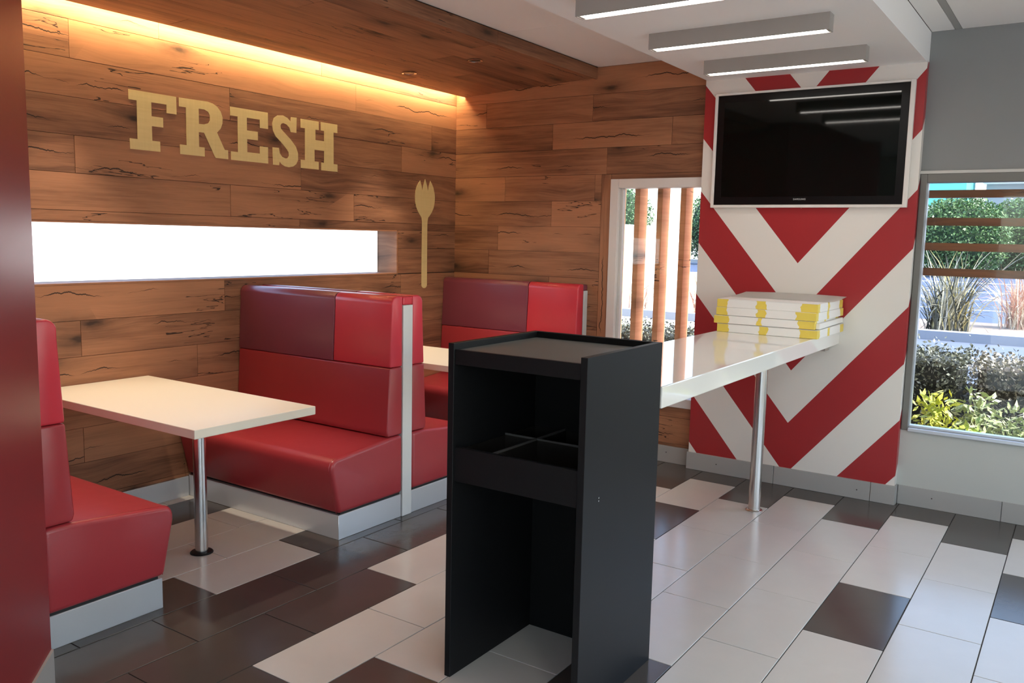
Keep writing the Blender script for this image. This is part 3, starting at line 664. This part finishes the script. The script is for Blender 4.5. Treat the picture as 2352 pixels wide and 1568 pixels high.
# ------------------------------------------------------------------ cartons on the counter
def carton_mat(seed):
    m, nt, b = new_mat('white_yellow_carton'); co = objco(nt)
    s = N(nt, 'ShaderNodeSeparateXYZ'); nt.links.new(co, s.inputs[0])
    nz = math_(nt, 'MULTIPLY', math_(nt, 'SUBTRACT', noise(nt, vmath(nt, 'ADD', co, (seed*3.1, seed, 0)), 22, 2), .5), .07)
    x = math_(nt, 'ADD', s.outputs[0], nz); y = math_(nt, 'ADD', s.outputs[1], nz)
    def band(c, lo, hi): return math_(nt, 'MULTIPLY', math_(nt, 'GREATER_THAN', c, lo), math_(nt, 'LESS_THAN', c, hi))
    rr = random.Random(seed)
    a = band(x, -.1, .07+rr.uniform(-.01, .02)); c = band(x, .245+rr.uniform(-.01, .015), .30+rr.uniform(-.01, .01)); d = band(x, .50-rr.uniform(0, .05), .70)
    frontm = math_(nt, 'LESS_THAN', s.outputs[1], .004)
    f1 = math_(nt, 'MULTIPLY', math_(nt, 'MAXIMUM', a, math_(nt, 'MAXIMUM', c, d)), frontm)
    e = math_(nt, 'MAXIMUM', band(y, -.1, .045), math_(nt, 'MAXIMUM', band(y, .22, .26), band(y, .50, .70)))
    sidem = math_(nt, 'GREATER_THAN', s.outputs[0], .583)
    f2 = math_(nt, 'MULTIPLY', e, sidem)
    nt.links.new(mixc(nt, math_(nt, 'MAXIMUM', f1, f2), (.84, .83, .80, 1), (.80, .62, .10, 1)), b.inputs['Base Color'])
    b.inputs['Roughness'].default_value = .45
    return m
LAB = ['lowest white and yellow carton of the stack on the counter', 'second carton from the bottom of the stack, sticking out to the right', 'third carton from the bottom of the white and yellow stack', 'topmost white and yellow carton of the stack, with its lid lifted at the back']
cz = 1.0405
for i, (dx, dy, rz, h) in enumerate(((.012, .0, -.3, .049), (-.008, -.004, 1.2, .048), (.0, .006, -.8, .049), (.004, .004, .4, .049))):
    e = empty('carton', (-1.84+dx, 4.885+dy, cz)); tag(e, LAB[i], 'carton', 'white and yellow cartons on the counter'); e.rotation_euler = (0, 0, R(rz))
    bm = bmesh.new(); L_, W_ = .588, .585
    vs = add_box(bm, (0, 0, 0), (L_, W_, h-.0015)); bev(bm, .003, 2)
    for v in bm.verts:
        if v.co.y < .01: v.co.z += .0022*math.sin(v.co.x*11+i)
    o = link('carton_body', finish(bm, 'carton_body'), carton_mat(i+1), e)
    bm = bmesh.new(); add_box(bm, (.004, .0, h-.0012), (L_-.004, W_-.004, h)); o = link('carton_lid', finish(bm, 'carton_lid'), plain('white_card', (.86, .85, .82, 1), .45), e)
    if i == 3:
        bm = bmesh.new()
        g = [[bm.verts.new((-.02+.63*u, .22+.36*v, h+.001+.016*v*v+.006*math.sin(u*3))) for u in [a/8 for a in range(9)]] for v in [b/5 for b in range(6)]]
        for r_ in range(5):
            for c_ in range(8): bm.faces.new((g[r_][c_], g[r_][c_+1], g[r_+1][c_+1], g[r_+1][c_]))
        bmesh.ops.solidify(bm, geom=bm.faces[:], thickness=.002)
        link('lid_flap', finish(bm, 'lid_flap'), bpy.data.materials['white_card'], e, smooth=40)
    if i == 1:
        o = box('side_flap', (L_, .02, .004), (L_+.022, W_+.02, .036), bpy.data.materials['white_card'], None, .002, 1); o.parent = e
    cz += h+.0004

# ------------------------------------------------------------------ black tray stand
CX0, CX1, CY0, CY1, CH = -1.805, -1.258, 2.278, 2.828, 1.207
cb = empty('tray_stand', ((CX0+CX1)/2, (CY0+CY1)/2, 0)); tag(cb, 'tall black tray stand with grey tray top and open compartments', 'stand')
T = .025
box('side_panel', (CX0, CY0, 0), (CX0+T, CY1, CH), BLACK_LAM, cb, .0012, 1)
box('side_panel', (CX1-T, CY0, 0), (CX1, CY1, CH), BLACK_LAM, cb, .0012, 1)
box('back_panel', (CX0+T, CY1-T, 0), (CX1-T, CY1, CH), BLACK_IN, cb, .0012, 1)
box('tray_top', (CX0+T, CY0+.020, 1.166), (CX1-T, CY1-T, 1.184), TRAY, cb)
box('front_rail', (CX0+T, CY0+.006, 1.134), (CX1-T, CY0+.020, 1.186), BLACK_LAM, cb, .001, 1)
box('front_rail', (CX0+T, CY0+.010, .722), (CX1-T, CY0+.026, .844), BLACK_LAM, cb, .001, 1)
iz = .838
xa, xb, ya, yb = CX0+T, CX1-T, CY0+.026, CY1-T
DIV = plain('grey_divider_edge', (.09, .087, .083, 1), .35)
xm, ym = -1.640, 2.600
for a, b in (((xm-.003, ya, .735), (xm+.003, yb, iz)), ((xa, ym-.003, .735), (xm-.003, ym+.003, iz)), ((xm+.003, ym-.003, .735), (xb, ym+.003, iz))):
    box('divider', a, b, DIV, cb)
box('bin_floor', (xa, ya, .722), (xb, yb, .734), BLACK_IN, cb)
BIN = plain('glossy_bin_liner', (.05, .045, .04, 1), .10, .6)
for (a0, a1), (c0, c1) in (((xa, xm-.003), (ya, ym-.003)), ((xm+.003, xb), (ya, ym-.003)), ((xa, xm-.003), (ym+.003, yb)), ((xm+.003, xb), (ym+.003, yb))):
    e1 = .002
    boxes('bin_liner', [((a0+e1, c0+e1, .735), (a0+e1+.003, c1-e1, iz-.006)), ((a1-e1-.003, c0+e1, .735), (a1-e1, c1-e1, iz-.006)), ((a0+e1+.003, c0+e1, .735), (a1-e1-.003, c0+e1+.003, iz-.006)), ((a0+e1+.003, c1-e1-.003, .735), (a1-e1-.003, c1-e1, iz-.006)), ((a0+e1, c0+e1, .7345), (a1-e1, c1-e1, .7365))], BIN, cb)
for x, y, z in ((CX1, CY0+.10, .74), (CX1, CY0+.10, .73)):
    bm = bmesh.new(); bmesh.ops.create_cone(bm, cap_ends=True, segments=8, radius1=.003, radius2=.003, depth=.002, matrix=Matrix.Rotation(R(90), 4, 'Y'))
    link('screw', finish(bm, 'screw'), STEEL, cb, Vector((x+.0005, y, z))-cb.location)

# ------------------------------------------------------------------ outside
GR = plain('pale_paving', (.62, .60, .56, 1), .8, mottling=.15)
ga = boxes('ground', [((-40, 5.72, -.3), (40, 7.9, -.02)), ((-60, -40, -.3), (XW-.25, 5.72, -.02)), ((FX1+.2, -40, -.3), (60, 5.72, -.02)), ((XW-.25, -40, -.3), (FX1+.2, FY0-.16, -.02))], GR); tag(ga, kind='structure')
SOIL = plain('dry_soil', (.20, .16, .12, 1), .95, mottling=.4)
VERGE = plain('overexposed_ground', (.60, .55, .48, 1), .9, mottling=.2)  # overexposed glare beyond the slatted window, put into a paler ground colour
gb = boxes('verge', [((-3.6, 7.9, -.3), (60, 11.45, .45))], plain('blue_grey_path', (.11, .135, .20, 1), .7)); gb2 = boxes('planting_strip', [((-3.6, 11.45, -.3), (60, 14.6, .45))], plain('dry_mulch', (.30, .24, .20, 1), .9, mottling=.5)); tag(gb2, kind='structure'); gb3 = boxes('glare_ground', [((-60, 7.9, -.3), (-3.6, 14.6, .45)), ((-60, 14.6, -.3), (-5.5, 30, .45))], VERGE); tag(gb3, kind='structure'); tag(gb, kind='structure')
gs = boxes('soil_bed', [((-5.2, 5.72, -.02), (4, 7.9, .03)), ], SOIL); tag(gs, kind='structure')
kb = boxes('kerb', [((-60, 11.35, .45), (60, 11.55, .56))], plain('grey_kerb', (.30, .32, .36, 1), .8)); tag(kb, kind='structure')
rd = boxes('road', [((-5.5, 14.6, -.3), (80, 44, .44)), ((-80, 30, -.3), (-5.5, 44, .44))], plain('blue_grey_asphalt', (.055, .08, .15, 1), .7)); tag(rd, kind='structure')
LINE = plain('white_road_paint', (.8, .8, .8, 1), .6)
rl = empty('road_marking', (0, 20, .44)); tag(rl, kind='structure')
for y, wd in ((17.5, .12), (21.0, .14), (24.5, .16), (31.0, .3)):
    box('painted_line', (-5.4, y, .4405), (60, y+wd, .446), LINE, rl)
kb2 = boxes('far_kerb', [((-80, 44, -.3), (80, 44.5, .62))], plain('pale_kerb', (.6, .6, .58, 1), .8)); tag(kb2, kind='structure')
gf = boxes('far_ground', [((-100, 44.5, -.3), (100, 140, .5))], plain('far_paving', (.45, .45, .42, 1), .9)); tag(gf, kind='structure')

def leafmat(name, a, b_, tr=.25):
    m, nt, b = new_mat(name)
    g = N(nt, 'ShaderNodeNewGeometry')
    f = noise(nt, g.outputs['Position'], 9, 3, .6)
    f2 = noise(nt, g.outputs['Position'], 90, 1)
    ff = ramp(nt, math_(nt, 'ADD', math_(nt, 'MULTIPLY', f, .5), math_(nt, 'MULTIPLY', f2, .5)), [(.38, (0, 0, 0)), (.62, (1, 1, 1))])
    nt.links.new(mixc(nt, ff, a, b_), b.inputs['Base Color']); b.inputs['Roughness'].default_value = .45
    b.inputs['Transmission Weight'].default_value = 0
    return m
def leaves(name, pts, size, mat, parent, aspect=.5, bend=0, upb=0):
    me = bpy.data.meshes.new(name); V = []; Fs = []
    for p in pts:
        n = Vector((random.gauss(0, 1), random.gauss(0, 1), random.gauss(0, 1)+upb)).normalized()
        t = n.cross(Vector((random.random()-.5, random.random()-.5, random.random()-.5))).normalized(); s = n.cross(t)
        L = size*random.uniform(.6, 1.3); W = L*aspect; i = len(V)
        V += [p, p+t*L*.5+s*W*.5, p+t*L, p+t*L*.5-s*W*.5]; Fs.append((i, i+1, i+2, i+3))
    me.from_pydata([tuple(v) for v in V], [], Fs); me.update()
    o = link(name, me, mat, parent); tag(o, kind='stuff')
    if parent: o.location = -parent.location
    return o
def blob(name, c, r, mat, parent, sub=3, amp=.12, seed=0):
    bm = bmesh.new(); bmesh.ops.create_icosphere(bm, subdivisions=sub, radius=1)
    from mathutils import noise as mn
    for v in bm.verts:
        k = 1+amp*mn.noise(v.co*2.3+Vector((seed, 0, 0)))*2
        v.co = Vector((v.co.x*r[0]*k, v.co.y*r[1]*k, v.co.z*r[2]*k))
    return link(name, finish(bm, name), mat, parent, Vector(c)-(parent.location if parent else Vector((0, 0, 0))), smooth=80)
# clipped hedge in two kinds of leaf
def hedge(x0, x1, y0, y1, top, lab, ma, core, n):
    e = empty('hedge', ((x0+x1)/2, (y0+y1)/2, 0)); tag(e, lab, 'hedge')
    box('hedge_core', (x0+.03, y0+.05, .03), (x1-.03, y1-.05, top-.07), core, e, .05, 2)
    pts = []
    for _ in range(n):
        s = random.random()
        if s < .62: p = (random.uniform(x0, x1), y0+abs(random.gauss(0, .03)), random.uniform(.05, top))
        elif s < .95: p = (random.uniform(x0, x1), random.uniform(y0, y1), top-.06+random.gauss(0, .025)+(.06 if random.random() < .06 else 0))
        else: p = (random.choice((x0, x1)), random.uniform(y0, y1), random.uniform(.05, top))
        pts.append(Vector(p))
    leaves('hedge_leaves', pts, .034, ma, e, .55, upb=.3)
DKCORE = plain('dark_twigs', (.02, .022, .016, 1), .9)
hedge(-4.6, -.72, 6.95, 7.7, .80, 'dark clipped hedge outside the slatted and louvred windows, left section', leafmat('dark_privet', (.045, .055, .035, 1), (.30, .31, .24, 1)), DKCORE, 15000)
hedge(-.66, 2.8, 6.97, 7.7, .775, 'paler twiggy clipped hedge outside the louvred window, right section', leafmat('grey_privet', (.12, .105, .08, 1), (.42, .38, .30, 1)), plain('brown_twigs', (.07, .058, .045, 1), .9), 15000)
# leafy shrubs close to the glass
def shrub(x, y, h, r, lab, ma, n):
    e = empty('shrub', (x, y, .03)); tag(e, lab, 'shrub', 'low leafy shrubs under the louvred window')
    bm = bmesh.new()
    for k in range(9):
        a = random.uniform(0, 6.28); q = Vector((x+math.cos(a)*r*.8, y+math.sin(a)*r*.6, h*random.uniform(.6, 1.0))); b0 = Vector((x, y, .03)); s = Vector((.004, 0, 0)); s2 = Vector((0, .004, 0))
        vs = [bm.verts.new(b0+s), bm.verts.new(b0-s), bm.verts.new(b0+s2), bm.verts.new(q)]
        for f in ((0, 1, 3), (1, 2, 3), (2, 0, 3)): bm.faces.new([vs[i] for i in f])
    o = link('stems', finish(bm, 'stems'), DKCORE, e); o.location = -e.location
    pts = [Vector((x+random.gauss(0, r*.55), y+random.gauss(0, r*.5), .03+h*(random.random()**.7)*(1-.25*random.random()))) for _ in range(n)]
    leaves('leaves', pts, .07, ma, e, .36, upb=.8)
LG = leafmat('lime_leaf', (.16, .34, .04, 1), (.70, .72, .16, 1)); PG = leafmat('pale_green_leaf', (.16, .24, .09, 1), (.58, .60, .32, 1)); YL = leafmat('yellow_leaf', (.30, .40, .05, 1), (.85, .78, .12, 1))
for x, y, h, r, lab, ma in ((-.79, 6.30, .60, .11, 'yellow green shrub beside the pillar end of the louvred window', YL), (-.58, 6.55, .58, .13, 'pale green shrub next to the yellow one outside the louvred window', PG), (-.34, 6.40, .50, .12, 'long-leaved pale shrub under the middle of the louvred window', PG), (-.12, 6.25, .40, .12, 'lime green shrub at the right end of the visible window bed', LG), (-.55, 6.08, .42, .10, 'lime green shrub lowest against the glass', LG), (-.14, 6.68, .48, .13, 'grey leaved shrub in front of the twiggy hedge', leafmat('grey_leaf', (.16, .16, .13, 1), (.5, .48, .44, 1))), (.24, 6.35, .36, .18, 'lime green shrub just beyond the photo edge', LG), (.80, 6.35, .38, .18, 'pale shrub further right beyond the photo edge', PG)):
    shrub(x, y, h, r, lab, ma, 380)
# strap-leaved clumps
def strap_clump(name, x, y, z, n, L, wd, spread, mats, lab, cat, group=None):
    e = empty(name, (x, y, z)); tag(e, lab, cat, group)
    for k in range(n):
        a = random.uniform(0, 2*math.pi); lean = random.uniform(.02, spread)*random.uniform(.6, 1.3); l = L*random.uniform(.35, 1.1); drop = random.uniform(.0, 1.1)*lean; bx = random.gauss(0, L*.09); by = random.gauss(0, L*.1); tw = random.gauss(0, .22)
        d = Vector((math.cos(a), math.sin(a), 0)); s = Vector((-math.sin(a), math.cos(a), 0)); bm = bmesh.new(); prev = None
        for i in range(7):
            t = i/6; p = Vector((bx, by, 0))+d*(l*lean*t*(.6+.5*t))+s*(tw*l*t*t)+Vector((0, 0, l*t*(1-drop*t*t))); wv = wd*(1-.15*t-.85*t**4)
            cur = (bm.verts.new(p+s*wv/2), bm.verts.new(p-s*wv/2+Vector((0, 0, .004))))
            if prev: bm.faces.new((prev[0], prev[1], cur[1], cur[0]))
            prev = cur
        link('strap_leaf', finish(bm, 'strap_leaf'), random.choice(mats), e)
FL = [leafmat('flax_dark', (.03, .035, .03, 1), (.10, .11, .085, 1)), leafmat('flax_shade', (.02, .024, .02, 1), (.07, .075, .06, 1)), leafmat('flax_pale', (.35, .32, .22, 1), (.7, .66, .5, 1)), leafmat('flax_yellow', (.4, .33, .12, 1), (.7, .58, .25, 1)), leafmat('flax_grey', (.14, .15, .15, 1), (.32, .33, .32, 1))]
strap_clump('flax_clump', -1.50, 12.3, .45, 290, 1.15, .020, .85, FL, 'large dry flax clump beyond the hedge, seen through the louvred window', 'plant')
RG = [leafmat('rust_grass', (.38, .14, .08, 1), (.65, .36, .24, 1)), leafmat('straw_grass', (.55, .45, .32, 1), (.8, .7, .55, 1))]
strap_clump('rust_grass_clump', -.80, 13.9, .45, 260, .85, .016, .62, RG, 'rust coloured grass clump right of the flax beyond the hedge', 'plant')
strap_clump('rust_grass_clump', -5.9, 12.3, .45, 60, .62, .025, .7, RG, 'rust coloured grass clump seen low through the slatted window, left', 'plant')
strap_clump('rust_grass_clump', -5.0, 12.6, .45, 60, .72, .025, .7, RG, 'rust coloured grass clump seen through the slatted window, near the pillar', 'plant')
# trees beyond the road
def bush_tree(name, x, y, z, r, lab, ma, n, group=None):
    e = empty(name, (x, y, z)); tag(e, lab, 'tree', group)
    lathe('trunk', [(.14, 0), (.10, r[2]*.7)], DKCORE, e, (x, y, z), 10)
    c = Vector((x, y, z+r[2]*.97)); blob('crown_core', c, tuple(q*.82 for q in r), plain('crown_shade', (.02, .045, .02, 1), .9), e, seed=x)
    pts = []
    for _ in range(n):
        v = Vector((random.gauss(0, 1), random.gauss(0, 1), random.gauss(0, 1))).normalized()*random.uniform(.82, 1.04)
        pts.append(c+Vector((v.x*r[0], v.y*r[1], v.z*r[2])))
    leaves('crown_leaves', pts, .13, ma, e, .5, upb=.5)
TG = leafmat('bush_green', (.025, .075, .03, 1), (.16, .27, .08, 1)); TG2 = leafmat('far_green', (.05, .12, .05, 1), (.15, .26, .10, 1))
bush_tree('round_tree', -4.3, 36.6, .44, (1.75, 1.6, 1.55), 'round green bush beyond the road, left one behind the louvres', TG, 12000)
bush_tree('round_tree', -2.4, 39.9, .44, (1.6, 1.5, 1.6), 'round green bush beyond the road, right one behind the louvres', TG, 11000)
bush_tree('dense_tree', -19.6, 36.6, .44, (2.4, 2, 2.1), 'tall green tree seen through the left gap of the slatted window', TG2, 8000)
bush_tree('dense_tree', -15.6, 41.6, .44, (1.9, 1.8, 1.9), 'tall green tree seen through the right gap of the slatted window', TG2, 8000)
# far buildings
bd = empty('far_building', (4, 58, .5)); tag(bd, 'long grey shop building with white columns beyond the road', 'building')
WALLG = plain('grey_cladding', (.26, .28, .33, 1), .7); box('wall', (-5.6, 58, .5), (22, 70, 7.2), WALLG, bd)
for x in (-2.35, 2.2, 6.8, 11.4): box('column', (x, 57.3, .5), (x+.55, 57.9, 7.0), plain('white_column', (.85, .85, .85, 1), .6), bd)
box('canopy_band', (-5.7, 57.0, 5.3), (22, 57.95, 5.75), plain('pale_band', (.55, .6, .66, 1), .6), bd)
for k in range(6): box('shop_window', (-4.9+3.2*k, 57.95, 1.0), (-2.9+3.2*k, 58.0, 3.9), plain('shop_glass', (.08, .11, .15, 1), .15), bd)
bt = empty('turquoise_kiosk', (-8.6, 55, .5)); tag(bt, 'turquoise and white kiosk beyond the road at the left of the louvres', 'building')
box('wall', (-10.4, 55, .5), (-6.35, 59, 3.9), plain('white_wall', (.75, .8, .78, 1), .7), bt); box('fascia', (-10.5, 54.9, 3.91), (-6.3, 59.1, 5.6), plain('turquoise_board', (.12, .60, .55, 1), .5), bt)
fe = empty('glare_wall', (XW-5.6, 3, 0)); tag(fe, 'white wall added outside the long slot window to fill it with glare', 'wall')  # added bright backdrop that turns the slot window white
box('wall_face', (XW-5.8, -14, -.02), (XW-5.6, 24, 1.9), plain('bright_render', (.88, .88, .86, 1), .8), fe); box('coping', (XW-5.84, -14, 1.901), (XW-5.56, 24, 1.97), KICK, fe)
# vertical cedar slats outside window 2
ss = empty('slat_screen', (-2.6, 5.82, 0)); tag(ss, 'vertical cedar slat screen outside the window beside the pillar', 'slat screen')
for x0 in (-2.835, -2.655, -2.475, -2.295, -3.015): box('slat', (x0, 5.765, -.02), (x0+.042, 5.765+.135, 2.45), SLATWOOD, ss, .003, 1).data
box('rail', (-3.03, 5.90, 2.35), (-2.2, 5.93, 2.44), SLATWOOD, ss); box('rail', (-3.03, 5.90, .17), (-2.2, 5.93, .26), SLATWOOD, ss)
hs = empty('louvre_screen', (.7, 5.80, 1.4)); tag(hs, 'horizontal timber louvres outside the upper half of the right window', 'louvre screen')
for z in (1.395, 1.548, 1.699, 1.864, 2.03):
    bm = bmesh.new(); add_box(bm, (0, 0, 0), (3.55, .032, .047)); o = link('louvre', finish(bm, 'louvre'), LOUV, hs, Vector((-1.02, 5.76, z))-hs.location)
for x in (-1.02, .87, 2.45): box('bracket', (x, 5.79, 1.38), (x+.04, 5.83, 2.08), FRAME_GREY, hs)

bpy.context.view_layer.update()
